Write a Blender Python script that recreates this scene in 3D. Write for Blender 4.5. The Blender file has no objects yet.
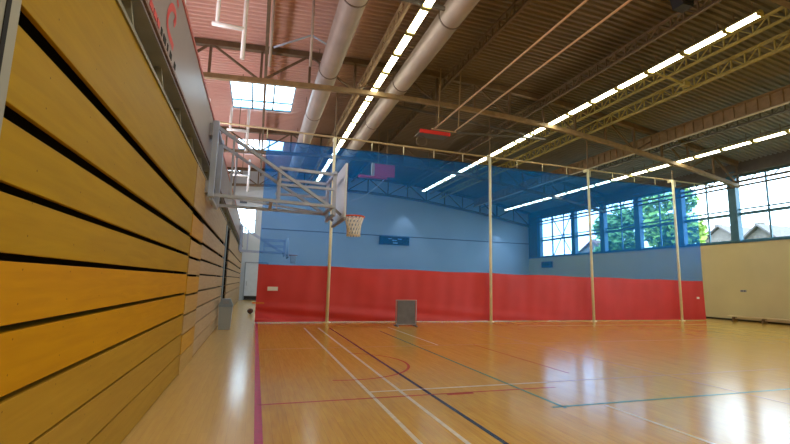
import bpy, bmesh, math, random
from mathutils import Vector, Matrix
random.seed(7)
scene = bpy.context.scene
col = scene.collection
PI = math.pi

# ------------------------------------------------------------------ helpers
class MB:
    """collects shapes; build() links them as one mesh object"""
    def __init__(self): self.bm = bmesh.new()
    def quad(self, pts):
        f = self.bm.faces.new([self.bm.verts.new(p) for p in pts]); return f
    def box(self, x0, x1, y0, y1, z0, z1, bev=0.0):
        bm = bmesh.new() if bev else self.bm
        v = [bm.verts.new((x, y, z)) for x in (x0, x1) for y in (y0, y1) for z in (z0, z1)]
        for f in ((0,1,3,2),(4,6,7,5),(0,4,5,1),(2,3,7,6),(0,2,6,4),(1,5,7,3)):
            bm.faces.new([v[i] for i in f])
        if bev:
            bmesh.ops.bevel(bm, geom=bm.edges[:], offset=bev, segments=2, affect='EDGES', profile=0.5)
            me = bpy.data.meshes.new('t'); bm.to_mesh(me); bm.free(); self.bm.from_mesh(me); bpy.data.meshes.remove(me)
        return self
    def _frame(self, p, q, up=None):
        d = (q - p).normalized()
        u = Vector(up) if up else (Vector((0, 0, 1)) if abs(d.z) < 0.95 else Vector((0, 1, 0)))
        a = d.cross(u).normalized(); b = a.cross(d).normalized()
        return a, b
    def bar(self, p, q, w, h=None, up=None):
        h = h or w; p = Vector(p); q = Vector(q); a, b = self._frame(p, q, up)
        bm = self.bm; r = []
        for c in (p, q):
            r.append([bm.verts.new(c + a*sx*w/2 + b*sz*h/2) for sx, sz in ((-1,-1),(1,-1),(1,1),(-1,1))])
        for i in range(4):
            j = (i+1) % 4; bm.faces.new((r[0][i], r[0][j], r[1][j], r[1][i]))
        bm.faces.new(r[0][::-1]); bm.faces.new(r[1]); return self
    def tube(self, pts, r, n=10, cap=True, closed=False):
        pts = [Vector(p) for p in pts]; bm = self.bm; rings = []; m = len(pts); pa = None
        for i, p in enumerate(pts):
            if closed: d = pts[(i+1) % m] - pts[i-1]
            else: d = pts[min(i+1, m-1)] - pts[max(i-1, 0)]
            d.normalize()
            if pa is None:
                u = Vector((0, 0, 1)) if abs(d.z) < 0.9 else Vector((0, 1, 0)); a = d.cross(u).normalized()
            else: a = (pa - d*pa.dot(d)).normalized()
            pa = a; b = d.cross(a).normalized()
            rr = r[i] if isinstance(r, (list, tuple)) else r
            rings.append([bm.verts.new(p + a*math.cos(2*PI*k/n)*rr + b*math.sin(2*PI*k/n)*rr) for k in range(n)])
        for i in range(m if closed else m-1):
            A, B = rings[i], rings[(i+1) % m]
            for k in range(n):
                f = bm.faces.new((A[k], A[(k+1) % n], B[(k+1) % n], B[k])); f.smooth = True
        if cap and not closed:
            bm.faces.new(rings[0][::-1]); bm.faces.new(rings[-1])
        return self
    def prism(self, pts, axis, a0, a1):
        """pts polygon in the two other axes; extruded along axis"""
        def P(u, v, w): return {'x': (w, u, v), 'y': (u, w, v), 'z': (u, v, w)}[axis]
        A = [self.bm.verts.new(P(u, v, a0)) for u, v in pts]; B = [self.bm.verts.new(P(u, v, a1)) for u, v in pts]
        n = len(pts)
        for i in range(n): self.bm.faces.new((A[i], A[(i+1) % n], B[(i+1) % n], B[i]))
        self.bm.faces.new(A[::-1]); self.bm.faces.new(B); return self
    def sphere(self, c, r, seg=20, squash=(1,1,1)):
        m = Matrix.Translation(c) @ Matrix.Diagonal((*squash, 1))
        g = bmesh.ops.create_uvsphere(self.bm, u_segments=seg, v_segments=seg//2, radius=r, matrix=m)
        for v in g['verts']:
            for f in v.link_faces: f.smooth = True
        return self
    def build(self, name, mat, parent=None, kind=None, origin=None):
        bmesh.ops.recalc_face_normals(self.bm, faces=self.bm.faces[:])
        me = bpy.data.meshes.new(name)
        if origin is not None:
            bmesh.ops.translate(self.bm, verts=self.bm.verts[:], vec=-Vector(origin))
        self.bm.to_mesh(me); self.bm.free()
        me.materials.append(mat)
        o = bpy.data.objects.new(name, me); col.objects.link(o)
        if origin is not None: o.location = origin
        if parent is not None:
            o.parent = parent
            l = Vector((0, 0, 0)); q = parent
            while q is not None: l += q.location; q = q.parent
            o.location = o.location - l        # all coordinates above are world coordinates
        if kind: o['kind'] = kind
        return o

def tag(o, label, cat, group=None, kind=None):
    o['label'] = label; o['category'] = cat
    if group: o['group'] = group
    if kind: o['kind'] = kind
    return o
def thing(name, label, cat, loc=(0, 0, 0), group=None):
    o = bpy.data.objects.new(name, None); col.objects.link(o); o.location = loc
    o.empty_display_size = 0.2
    return tag(o, label, cat, group)
def dup(root, loc, label, group=None):
    r = root.copy(); col.objects.link(r); r.location = loc; r['label'] = label
    if group: r['group'] = group
    for ch in list(root.children):
        c = ch.copy(); col.objects.link(c); c.parent = r
        for g in list(ch.children):
            d = g.copy(); col.objects.link(d); d.parent = c
    return r
ORD = ['first', 'second', 'third', 'fourth', 'fifth', 'sixth', 'seventh', 'eighth', 'ninth', 'tenth', 'eleventh', 'twelfth',
       'thirteenth', 'fourteenth', 'fifteenth', 'sixteenth', 'seventeenth', 'eighteenth', 'nineteenth', 'twentieth']

def mat(name, c, rough=0.6, metal=0.0, var=0.0, scale=4.0, stretch=(1, 1, 1), bump=0.0, spec=0.5, coat=0.0):
    m = bpy.data.materials.new(name); m.use_nodes = True; nt = m.node_tree; b = nt.nodes['Principled BSDF']
    b.inputs['Base Color'].default_value = (*c, 1); b.inputs['Roughness'].default_value = rough
    b.inputs['Metallic'].default_value = metal; b.inputs['Specular IOR Level'].default_value = spec
    if coat: b.inputs['Coat Weight'].default_value = coat; b.inputs['Coat Roughness'].default_value = 0.15
    if var or bump:
        tc = nt.nodes.new('ShaderNodeTexCoord'); mp = nt.nodes.new('ShaderNodeMapping'); mp.inputs['Scale'].default_value = stretch
        nz = nt.nodes.new('ShaderNodeTexNoise'); nz.inputs['Scale'].default_value = scale; nz.inputs['Detail'].default_value = 5
        nt.links.new(tc.outputs['Object'], mp.inputs['Vector']); nt.links.new(mp.outputs[0], nz.inputs['Vector'])
        if var:
            cr = nt.nodes.new('ShaderNodeValToRGB'); cr.color_ramp.elements[0].position = 0.3; cr.color_ramp.elements[1].position = 0.7
            cr.color_ramp.elements[0].color = (*[x*(1-var) for x in c], 1); cr.color_ramp.elements[1].color = (*[min(1, x*(1+var)) for x in c], 1)
            nt.links.new(nz.outputs[0], cr.inputs[0]); nt.links.new(cr.outputs[0], b.inputs['Base Color'])
        if bump:
            bp = nt.nodes.new('ShaderNodeBump'); bp.inputs['Strength'].default_value = bump; bp.inputs['Distance'].default_value = 0.02
            nt.links.new(nz.outputs[0], bp.inputs['Height']); nt.links.new(bp.outputs[0], b.inputs['Normal'])
    return m
def emit(name, c, s):
    m = bpy.data.materials.new(name); m.use_nodes = True; nt = m.node_tree
    for n in list(nt.nodes): nt.nodes.remove(n)
    e = nt.nodes.new('ShaderNodeEmission'); e.inputs[0].default_value = (*c, 1); e.inputs[1].default_value = s
    o = nt.nodes.new('ShaderNodeOutputMaterial'); nt.links.new(e.outputs[0], o.inputs[0]); return m
def board_mat(name, c, along=1):
    """varnished plywood board: long grain, slight blotches and a row of small screw heads"""
    m = bpy.data.materials.new(name); m.use_nodes = True; nt = m.node_tree; L = nt.links.new; N = nt.nodes.new
    b = nt.nodes['Principled BSDF']; b.inputs['Roughness'].default_value = 0.5; b.inputs['Specular IOR Level'].default_value = 0.12
    tc = N('ShaderNodeTexCoord'); mp = N('ShaderNodeMapping'); mp.inputs['Scale'].default_value = (6, 0.7, 9)
    L(tc.outputs['Object'], mp.inputs[0])
    nz = N('ShaderNodeTexNoise'); nz.inputs['Scale'].default_value = 2.2; nz.inputs['Detail'].default_value = 7; nz.inputs['Distortion'].default_value = 0.6
    L(mp.outputs[0], nz.inputs['Vector'])
    cr = N('ShaderNodeValToRGB'); e = cr.color_ramp.elements
    e[0].position = 0.3; e[1].position = 0.72
    e[0].color = (c[0]*0.9, c[1]*0.87, c[2]*0.85, 1); e[1].color = (c[0]*1.05, c[1]*1.07, c[2]*1.1, 1)
    L(nz.outputs[0], cr.inputs[0])
    n2 = N('ShaderNodeTexNoise'); n2.inputs['Scale'].default_value = 0.5; L(tc.outputs['Object'], n2.inputs['Vector'])
    mx = N('ShaderNodeMix'); mx.data_type = 'RGBA'; mx.blend_type = 'MULTIPLY'
    mx.inputs[0].default_value = 0.15; L(cr.outputs[0], mx.inputs[6]); L(n2.outputs[0], mx.inputs[7])
    # screws: dots every 0.55 m along y, one above the other
    sp = N('ShaderNodeSeparateXYZ'); L(tc.outputs['Object'], sp.inputs[0])
    def M(op, a, v=None, w=None):
        n = N('ShaderNodeMath'); n.operation = op
        for i, q in enumerate((a, v, w)):
            if q is None: continue
            if isinstance(q, (int, float)): n.inputs[i].default_value = q
            else: L(q, n.inputs[i])
        return n.outputs[0]
    fy = M('SUBTRACT', M('FRACT', M('DIVIDE', sp.outputs[1], 0.55)), 0.5); fz = M('SUBTRACT', M('FRACT', M('DIVIDE', sp.outputs[2], 0.16)), 0.5)
    d = M('SQRT', M('ADD', M('POWER', M('MULTIPLY', fy, 0.55), 2.0), M('POWER', M('MULTIPLY', fz, 0.16), 2.0)))
    dot = M('LESS_THAN', d, 0.0055)
    m2 = N('ShaderNodeMix'); m2.data_type = 'RGBA'; L(dot, m2.inputs[0]); L(mx.outputs[2], m2.inputs[6]); m2.inputs[7].default_value = (c[0]*0.45, c[1]*0.42, c[2]*0.6, 1)
    L(m2.outputs[2], b.inputs['Base Color']); return m

# ------------------------------------------------------------------ materials
M_steel_white = mat('white_painted_steel', (0.93, 0.96, 1.0), 0.35)
M_steel_grey = mat('grey_painted_steel', (0.30, 0.33, 0.40), 0.45, var=0.12)
M_steel_lav = mat('pale_steel', (0.44, 0.53, 0.74), 0.4, 0.2, var=0.08)
M_truss = mat('brown_truss_paint', (0.16, 0.11, 0.065), 0.6, var=0.2)
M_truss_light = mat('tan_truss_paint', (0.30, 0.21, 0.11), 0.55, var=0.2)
M_olive = mat('olive_truss_paint', (0.36, 0.30, 0.09), 0.55, var=0.2)
M_pole = mat('cream_pole_paint', (0.95, 0.92, 0.66), 0.45, var=0.05)
M_duct = mat('galvanised_duct', (0.42, 0.36, 0.33), 0.5, 0.1, var=0.12, scale=1.2)
M_duct_band = mat('duct_joint', (0.2, 0.16, 0.14), 0.5, 0.3)
M_black = mat('black_plastic', (0.012, 0.012, 0.013), 0.5)
M_gap = mat('dark_recess', (0.008, 0.007, 0.006), 0.8)
M_column = mat('blue_green_steel', (0.05, 0.17, 0.26), 0.45, var=0.1)
M_winframe = mat('window_frame_steel', (0.07, 0.20, 0.28), 0.45)
M_white = mat('white_card', (0.85, 0.85, 0.85), 0.6)
M_red_paint = mat('red_paint', (0.62, 0.03, 0.03), 0.45)
M_lamp = emit('lamp_tube_glow', (1.0, 0.95, 0.70), 14.0)

# --------------------------------------------------------- roof profile
ZB = [(-3.6, 8.28), (-2, 8.40), (1, 8.58), (4, 8.72), (7, 8.72), (10, 8.63), (13, 8.42), (16, 8.05), (19.5, 7.58), (23.95, 6.80)]
def zb(x):
    for (x0, z0), (x1, z1) in zip(ZB, ZB[1:]):
        if x <= x1: return z0 + (z1 - z0)*(x - x0)/(x1 - x0)
    return ZB[-1][1]
TD = 1.2
def zt(x): return zb(x) + TD
YB, YF = -9.0, 33.6         # hall back and far end
XL, XR = -3.5, 23.7

# ------------------------------------------------------------------ floor
def floor_mat():
    m = bpy.data.materials.new('sports_floor_wood'); m.use_nodes = True; nt = m.node_tree; L = nt.links.new; N = nt.nodes.new
    b = nt.nodes['Principled BSDF']
    tc = N('ShaderNodeTexCoord'); mp = N('ShaderNodeMapping'); mp.inputs['Rotation'].default_value = (0, 0, PI/2); L(tc.outputs['Object'], mp.inputs[0])
    br = N('ShaderNodeTexBrick'); br.inputs['Scale'].default_value = 1.0; br.inputs['Brick Width'].default_value = 1.6; br.inputs['Row Height'].default_value = 0.085
    br.inputs['Mortar Size'].default_value = 0.0012; br.offset = 0.37
    br.inputs['Color1'].default_value = (0.64, 0.36, 0.045, 1); br.inputs['Color2'].default_value = (0.71, 0.41, 0.06, 1); br.inputs['Mortar'].default_value = (0.45, 0.23, 0.045, 1)
    L(mp.outputs[0], br.inputs['Vector'])
    nz = N('ShaderNodeTexNoise'); nz.inputs['Scale'].default_value = 3; nz.inputs['Detail'].default_value = 6
    mp2 = N('ShaderNodeMapping'); mp2.inputs['Scale'].default_value = (9, 0.8, 1); L(tc.outputs['Object'], mp2.inputs[0]); L(mp2.outputs[0], nz.inputs['Vector'])
    mx = N('ShaderNodeMix'); mx.data_type = 'RGBA'; mx.blend_type = 'OVERLAY'; mx.inputs[0].default_value = 0.35; L(br.outputs[0], mx.inputs[6]); L(nz.outputs[0], mx.inputs[7])
    # run-off strip beside the seating is mixed to a paler tone
    sp = N('ShaderNodeSeparateXYZ'); L(tc.outputs['Object'], sp.inputs[0])
    lt = N('ShaderNodeMath'); lt.operation = 'LESS_THAN'; lt.inputs[1].default_value = 0.12; L(sp.outputs[0], lt.inputs[0])
    m2 = N('ShaderNodeMix'); m2.data_type = 'RGBA'; L(lt.outputs[0], m2.inputs[0]); L(mx.outputs[2], m2.inputs[6])
    pale = N('ShaderNodeMix'); pale.data_type = 'RGBA'; pale.inputs[0].default_value = 0.5; L(mx.outputs[2], pale.inputs[6]); pale.inputs[7].default_value = (0.72, 0.55, 0.28, 1)
    L(pale.outputs[2], m2.inputs[7]); L(m2.outputs[2], b.inputs['Base Color'])
    b.inputs['Roughness'].default_value = 0.17; b.inputs['Specular IOR Level'].default_value = 0.36
    n3 = N('ShaderNodeTexNoise'); n3.inputs['Scale'].default_value = 1.0; n3.inputs['Detail'].default_value = 2
    mp3 = N('ShaderNodeMapping'); mp3.inputs['Scale'].default_value = (3.5, 1.2, 1); L(tc.outputs['Object'], mp3.inputs[0]); L(mp3.outputs[0], n3.inputs['Vector'])
    bp = N('ShaderNodeBump'); bp.inputs['Strength'].default_value = 0.06; bp.inputs['Distance'].default_value = 0.03; L(n3.outputs[0], bp.inputs['Height']); L(bp.outputs[0], b.inputs['Normal'])
    return m
fl = MB(); fl.box(XL, XR + 0.3, YB, YF, -0.2, 0.0); floor = fl.build('floor', floor_mat(), kind='structure')

def line_mat(name, c):
    return mat(name, c, 0.26, var=0.12, scale=9)
LM = {'white': line_mat('white_line_paint', (0.80, 0.72, 0.56)), 'blue': line_mat('navy_line_paint', (0.012, 0.03, 0.07)),
      'pink': line_mat('crimson_line_paint', (0.52, 0.03, 0.07)), 'red': line_mat('red_line_paint', (0.50, 0.07, 0.02)), 'teal': line_mat('green_line_paint', (0.10, 0.27, 0.14)),
      'faint': line_mat('worn_line_paint', (0.60, 0.36, 0.16))}
def court_line(c, x0, x1, y0, y1):
    b = MB(); b.box(x0, x1, y0, y1, -0.001, 0.0015); o = b.build('court_line', LM[c], floor); return o
def yl(c, x, y0, y1, w=0.05): court_line(c, x - w/2, x + w/2, y0, y1)
def xl(c, y, x0, x1, w=0.05): court_line(c, x0, x1, y - w/2, y + w/2)
yl('pink', 0.125, YB + 1, 16.6, 0.08)
yl('white', 1.58, YB + 1, 14.25); yl('white', 2.03, YB + 1, 14.25); yl('blue', 2.385, YB + 1, 14.2, 0.055)
yl('teal', 3.8, 4.68, 13.2, 0.05); xl('teal', 4.75, 3.65, 16, 0.05)
yl('white', 4.4, 10.05, 14.3, 0.045); yl('white', 4.41, YB + 1, 4.66, 0.045); yl('faint', 7.0, YB + 1, 14.2, 0.05)
xl('red', 5.66, 0.12, 4.4, 0.045); xl('red', 5.62, 2.6, 3.0, 0.09); xl('white', 5.97, 1.6, 4.5, 0.045); xl('faint', 5.99, 4.5, 10.0, 0.045)
xl('faint', 10.0, 0.2, 14, 0.05); yl('red', 5.35, 6.5, 10.0, 0.03)
xl('white', 14.3, 9.6, 19.5, 0.04)
arc = MB()                                                         # the curved red key line
C0 = Vector((1.55, 8.0)); R0 = 1.27; rings = []
for k in range(41):
    a = math.radians(-105 + 175*k/40); d = Vector((math.cos(a), math.sin(a)))
    rings.append([(*(C0 + d*(R0 - 0.025)), 0.0015), (*(C0 + d*(R0 + 0.025)), 0.0015)])
for A, B in zip(rings, rings[1:]): arc.quad([A[0], A[1], B[1], B[0]])
arc.build('court_line', LM['red'], floor)

# ------------------------------------------------------------------ ceiling deck (corrugated, ribs run across the hall)
M_deck = mat('brown_roof_sheet_light_tint', (0.20, 0.155, 0.115), 0.5)
def deck_painted_light():  # ramp across the hall paints in pinkish bounce, dim middle and bluish daylight
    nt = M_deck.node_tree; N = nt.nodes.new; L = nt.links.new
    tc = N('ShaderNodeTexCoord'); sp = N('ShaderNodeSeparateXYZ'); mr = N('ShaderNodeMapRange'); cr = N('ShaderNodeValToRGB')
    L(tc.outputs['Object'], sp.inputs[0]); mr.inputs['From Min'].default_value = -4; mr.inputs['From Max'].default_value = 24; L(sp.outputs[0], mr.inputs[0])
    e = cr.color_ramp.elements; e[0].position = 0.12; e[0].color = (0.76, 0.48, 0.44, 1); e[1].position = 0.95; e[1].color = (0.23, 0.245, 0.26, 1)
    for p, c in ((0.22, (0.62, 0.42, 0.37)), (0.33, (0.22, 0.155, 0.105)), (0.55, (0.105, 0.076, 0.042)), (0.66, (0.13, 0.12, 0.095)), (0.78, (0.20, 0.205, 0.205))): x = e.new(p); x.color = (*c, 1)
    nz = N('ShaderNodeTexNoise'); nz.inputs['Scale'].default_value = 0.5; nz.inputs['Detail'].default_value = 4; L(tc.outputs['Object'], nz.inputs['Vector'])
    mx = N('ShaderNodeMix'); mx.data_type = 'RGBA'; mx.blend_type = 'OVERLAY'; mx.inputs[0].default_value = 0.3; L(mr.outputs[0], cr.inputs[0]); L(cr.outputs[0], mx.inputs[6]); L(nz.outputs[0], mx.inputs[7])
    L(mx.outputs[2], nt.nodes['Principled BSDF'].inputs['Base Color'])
deck_painted_light()
SKY = [(-1.6, 1.15, 18.0, 21.4), (-1.6, 1.15, 26.2, 29.4)]
def deck():
    m = MB(); bm = m.bm
    xs = [-3.8, -1.6, 1.15, 4, 7, 10, 13, 16, 19.5, 24.0]
    ys = []; y = YB - 0.2; p = 0.21
    while y < YF + 0.2:
        ys += [(y, 0.0), (y + 0.07, 0.0), (y + 0.10, 0.075), (y + 0.18, 0.075)]; y += p
    grid = [[bm.verts.new((x, yy, zt(x) + 0.10 + dz)) for yy, dz in ys] for x in xs]
    for i in range(len(xs) - 1):
        for j in range(len(ys) - 1):
            xc = (xs[i] + xs[i+1])/2; yc = (ys[j][0] + ys[j+1][0])/2
            if any(a < xc < b and c < yc < d for a, b, c, d in SKY): continue
            bm.faces.new((grid[i][j], grid[i+1][j], grid[i+1][j+1], grid[i][j+1]))
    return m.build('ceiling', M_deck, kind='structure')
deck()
M_glass = bpy.data.materials.new('window_glass'); M_glass.use_nodes = True
nt = M_glass.node_tree; nt.nodes.clear()
o_ = nt.nodes.new('ShaderNodeOutputMaterial'); mx_ = nt.nodes.new('ShaderNodeMixShader'); t_ = nt.nodes.new('ShaderNodeBsdfTransparent'); g_ = nt.nodes.new('ShaderNodeBsdfGlossy')
t_.inputs[0].default_value = (0.93, 0.98, 1, 1); g_.inputs['Roughness'].default_value = 0.02; mx_.inputs[0].default_value = 0.05
nt.links.new(t_.outputs[0], mx_.inputs[1]); nt.links.new(g_.outputs[0], mx_.inputs[2]); nt.links.new(mx_.outputs[0], o_.inputs[0])
for n, (a, b, c, d) in enumerate(SKY):
    fr = MB(); zs = lambda x: zt(x) + 0.2
    for x in (a, -0.7, 0.25, b): fr.bar((x, c, zs(x)), (x, d, zs(x)), 0.07)
    for y in (c, c + (d-c)*0.72, d): fr.bar((a, y, zs(a)), (b, y, zs(b)), 0.07)
    f = fr.build(f'window_{20+n}', M_winframe, kind='structure')
    tag(f, 'rooflight with dark glazing bars ' + ('just beyond the long beam under it' if n == 0 else 'farther away, over the far half of the hall'), 'rooflight')
    g = MB(); g.quad([(a, c, zs(a)), (b, c, zs(b)), (b, d, zs(b)), (a, d, zs(a))]); g.build('pane', M_glass, f)

# ------------------------------------------------------------------ walls
M_cream = mat('cream_wall_paint', (0.70, 0.62, 0.34), 0.55, var=0.04, scale=0.7)
M_farwall = mat('pale_blue_wall_paint', (0.66, 0.73, 0.78), 0.7, var=0.05, scale=0.5)
M_header = mat('dark_header_board', (0.12, 0.11, 0.10), 0.7, var=0.15)
M_leftwall = mat('dusky_red_wall_paint', (0.42, 0.26, 0.22), 0.8, var=0.1, scale=0.6)
SILL = 4.03
w = MB(); w.box(XR, XR + 0.3, YB, YF, 0, SILL); w.build('wall_right', M_cream, kind='structure')
w = MB(); w.box(XR, XR + 0.3, YB, YF, 7.5, 8.4); w.box(XR, XR + 0.3, 32.1, YF, SILL, 7.5); w.box(XR, XR+0.3, YB, -5.6, SILL, 7.5); w.build('wall_right_header', M_header, kind='structure')
w = MB(); w.box(XL - 0.3, XL, YB, YF, 0, 9.8); w.build('wall_left', M_leftwall, kind='structure')
def gable(y0, y1, hole=None):
    m = MB(); xs = [XL - 0.3] + [x for x, _ in ZB[1:-1]] + [XR + 0.3]
    pts = [(XL - 0.3, 0), (XR + 0.3, 0)] + [(x, zt(min(x, 23.95)) + 0.1) for x in reversed(xs)]
    m.prism(pts, 'y', y0, y1); return m
FWIN = (-1.66, -0.30, 4.9, 6.95)
# far wall in three blocks round the small high window
m = MB(); m.box(XL - 0.3, FWIN[0], YF, YF + 0.3, 0, 9.55); m.box(FWIN[0], FWIN[1], YF, YF + 0.3, 0, FWIN[2]); m.box(FWIN[0], FWIN[1], YF, YF + 0.3, FWIN[3], 9.7)
xs = [FWIN[1]] + [x for x, _ in ZB if x > FWIN[1] and x < 23.9] + [XR + 0.3]
m.prism([(FWIN[1], 0), (XR + 0.3, 0)] + [(x, zt(min(x, 23.95)) + 0.1) for x in reversed(xs)], 'y', YF, YF + 0.3)
m.build('wall_far', M_farwall, kind='structure')
gable(YB - 0.3, YB).build('wall_back', M_cream, kind='structure')
t = MB(); t.box(0.2, XR, YF - 0.03, YF, 5.28, 5.36); t.build('trim_1', mat('slate_trim', (0.16, 0.22, 0.30), 0.6), kind='structure')
b = MB(); b.box(-0.8, XR, YF - 0.02, YF, 0, 0.12); b.build('baseboard_far', mat('dark_skirting', (0.05, 0.05, 0.05), 0.6), kind='structure')
# high far window
fr = MB(); a, c, z0, z1 = FWIN
for x in (a, (a+c)/2, c): fr.bar((x, YF + 0.08, z0), (x, YF + 0.08, z1), 0.06)
for z in (z0, (z0+z1)/2, z1): fr.bar((a, YF + 0.08, z), (c, YF + 0.08, z), 0.06)
f = fr.build('window_10', M_winframe, kind='structure'); tag(f, 'small bright window high on the pale end wall above the seating', 'window')
g = MB(); g.quad([(a, YF+0.1, z0), (c, YF+0.1, z0), (c, YF+0.1, z1), (a, YF+0.1, z1)]); g.build('pane', M_glass, f)
# pale double door in the end wall, seen past the curtain's edge
M_door = mat('grey_door_paint', (0.72, 0.78, 0.84), 0.5, var=0.04)
d = MB(); d.box(-0.75, 0.75, YF - 0.06, YF, 0.05, 2.7, 0.01); dr = d.build('door_1', M_door, kind='structure'); tag(dr, 'tall pale grey door in the end wall past the curtain edge', 'door')
d = MB(); d.box(-0.83, -0.75, YF - 0.09, YF, 0, 2.78); d.box(0.75, 0.83, YF - 0.09, YF, 0, 2.78); d.box(-0.75, 0.75, YF - 0.09, YF, 2.7, 2.78); d.build('door_frame', mat('grey_door_frame', (0.36, 0.42, 0.48), 0.5), dr)
d = MB(); d.tube([(-0.62, YF - 0.1, 1.05), (-0.62, YF - 0.13, 1.08), (-0.62, YF - 0.13, 1.32), (-0.62, YF - 0.1, 1.35)], 0.014); d.build('handle', M_steel_grey, dr)
d = MB(); d.box(-0.75, 0.75, YF - 0.07, YF - 0.055, 0.06, 0.3); d.build('kick_plate', M_black, dr)

# ------------------------------------------------------------------ right-hand windows, bay by bay
COLS = [31.95, 27.6, 24.6, 21.6, 18.62, 15.62, 12.62, 9.62, 6.62, 3.62, 0.62, -2.38, -5.38]
for n, (y1, y0) in enumerate(zip(COLS, COLS[1:])):
    ym = (y0 + y1)/2 - (0.0 if n else 0.8)
    fr = MB(); X = XR + 0.14
    for y, wd in ((y0 + 0.14, 0.06), (ym, 0.07), (y1 - 0.14, 0.06)) + (((30.4, 0.1),) if n == 0 else ()): fr.bar((X, y, SILL), (X, y, 7.5), wd, wd)
    for z, h in ((SILL + 0.05, 0.11), (5.48, 0.15), (5.72, 0.07), (6.98, 0.05), (7.46, 0.08)): fr.bar((X, y0, z), (X, y1, z), 0.08, h)
    f = fr.build(f'window_{n+1}', M_winframe, kind='structure')
    tag(f, f'tall blue-framed window bay, {ORD[n]} from the far end of the hall', 'window', 'window bays along the side wall')
    g = MB(); g.quad([(XR + 0.15, y0, SILL), (XR + 0.15, y1, SILL), (XR + 0.15, y1, 7.5), (XR + 0.15, y0, 7.5)]); g.build('pane', M_glass, f)
for n, y in enumerate(COLS):
    c = MB(); c.box(XR - 0.1, XR + 0.2, y - 0.18, y + 0.18, SILL, 7.72); c.box(XR - 0.14, XR - 0.1, y - 0.20, y + 0.20, SILL, 7.72)
    c.box(XR - 0.16, XR, y - 0.24, y + 0.24, SILL, SILL + 0.1)
    o = c.build(f'trim_{n+2}', M_column, kind='structure'); tag(o, f'blue-green steel column between window bays, {ORD[n]} from the far end', 'column')
s = MB(); s.box(XR - 0.025, XR, YB, YF - 0.03, 0, 0.07); s.build('baseboard_right', M_gap, kind='structure')
s = MB(); s.box(XR - 0.06, XR + 0.02, YB, YF, SILL - 0.06, SILL + 0.03); s.build('trim_1_sill', M_column, kind='structure')
br = thing('cross_brace', 'thin crossed steel rods over the farthest window bay', 'brace', (XR - 0.05, 29.3, SILL + 0.1))
for a, b in (((XR - 0.05, 27.85, 4.1), (XR - 0.05, 30.0, 7.1)), ((XR - 0.09, 30.0, 4.1), (XR - 0.09, 27.85, 7.1))):
    m = MB(); m.tube([a, b], 0.035, 8); m.build('rod', M_column, br)

# ------------------------------------------------------------------ roof trusses across the hall
def truss(y, label, light):
    t = thing('roof_truss', label, 'truss', (10, y, zb(10)), 'roof trusses across the hall')
    xs = [-3.4, -2, -0.3, 1.4, 3.1, 4.8, 6.5, 8.2, 9.9, 11.6, 13.3, 15.0, 16.7, 18.4, 20.1, 21.8, 23.5]
    for nm, fz, w, h in (('bottom_chord', zb, 0.16, 0.17), ('top_chord', zt, 0.2, 0.2)):
        m = MB()
        for a, b in zip(xs, xs[1:]): m.bar((a, y, fz(a)), (b, y, fz(b)), w, h)
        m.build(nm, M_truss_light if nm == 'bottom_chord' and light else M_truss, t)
    for k, x in enumerate(xs):
        if k: m = MB(); m.bar((x, y, zb(x)), (x, y, zt(x)), 0.085, 0.085); m.build('post', M_truss, t)
        if k < len(xs) - 1:
            x2 = xs[k+1]; p, q = ((x, y, zt(x)), (x2, y, zb(x2))) if k % 2 else ((x, y, zb(x)), (x2, y, zt(x2)))
            m = MB(); m.bar(p, q, 0.07, 0.07); m.build('diagonal', M_truss, t)
truss(6.2, 'roof truss nearest the camera, crossing the picture at its top corner', False)
truss(15.2, 'long roof truss in front of the blue net, crossing above the light rows', True)
truss(24.2, 'roof truss behind the blue net, over the far half of the hall', False)
truss(33.1, 'farthest roof truss, tight against the end wall', False)

# ------------------------------------------------------------------ lattice girders along the hall
def lattice(x, label, mt, depth=0.36, zoff=-0.30, wid=0.10, pitch=0.42, solid=False, y0=YB + 0.2, y1=YF - 0.6):
    zt_ = zt(x) - 0.12 + (0.0 if zoff == -0.30 else zoff + 0.3); z_ = zt_ - depth
    t = thing('lattice_girder', label, 'girder', (x, 12, z_), 'lattice girders running the length of the roof')
    for nm, zz in (('top_chord', zt_), ('bottom_chord', z_)):
        m = MB(); m.bar((x, y0, zz), (x, y1, zz), wid, 0.06); m.build(nm, mt, t)
    m = MB(); y = y0; up = True
    if solid:
        m.box(x - 0.012, x + 0.012, y0, y1, z_, zt_)
        while y < y1: m.box(x - wid*0.45, x + wid*0.45, y, y + 0.03, z_, zt_); y += pitch
    else:
        while y + pitch < y1:
            m.bar((x, y, z_), (x, y, zt_), 0.05, 0.035); m.bar((x, y, z_ if up else zt_), (x, y + pitch, zt_ if up else z_), 0.035, 0.03); y += pitch; up = not up
    m.build('web_lattice', mt, t); return t
lattice(-0.15, 'brown lattice girder nearest the seating, above the white hanging frames', M_truss)
lattice(3.45, 'brown lattice girder just beside the first light row', M_truss_light, zoff=-0.75)
lattice(6.8, 'brown lattice girder between the second duct and the orange ceiling tubes', M_truss)
lattice(11.4, 'dark lattice girder carrying the loudspeaker before the middle light row', M_truss)
lattice(13.6, 'olive lattice girder directly below the middle light row', M_olive)
lattice(14.5, 'yellowish ladder-like lattice girder, first past the middle light row', M_olive, depth=0.42, zoff=-0.5, wid=0.14)
g_ = lattice(17.75, 'deep brown girder with a solid web and pale lower edge', M_truss_light, depth=0.55, zoff=-0.38, wid=0.16, solid=True)
m = MB(); x = 17.75; z_ = zt(x) - 0.12 - 0.08 - 0.55; m.bar((x - 0.02, YB + 0.2, z_ - 0.04), (x - 0.02, YF - 0.6, z_ - 0.04), 0.13, 0.035); o = m.build('lower_edge', mat('pale_edge', (0.55, 0.5, 0.4), 0.5), g_); o['label'] = 'pale lower edge'
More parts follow.
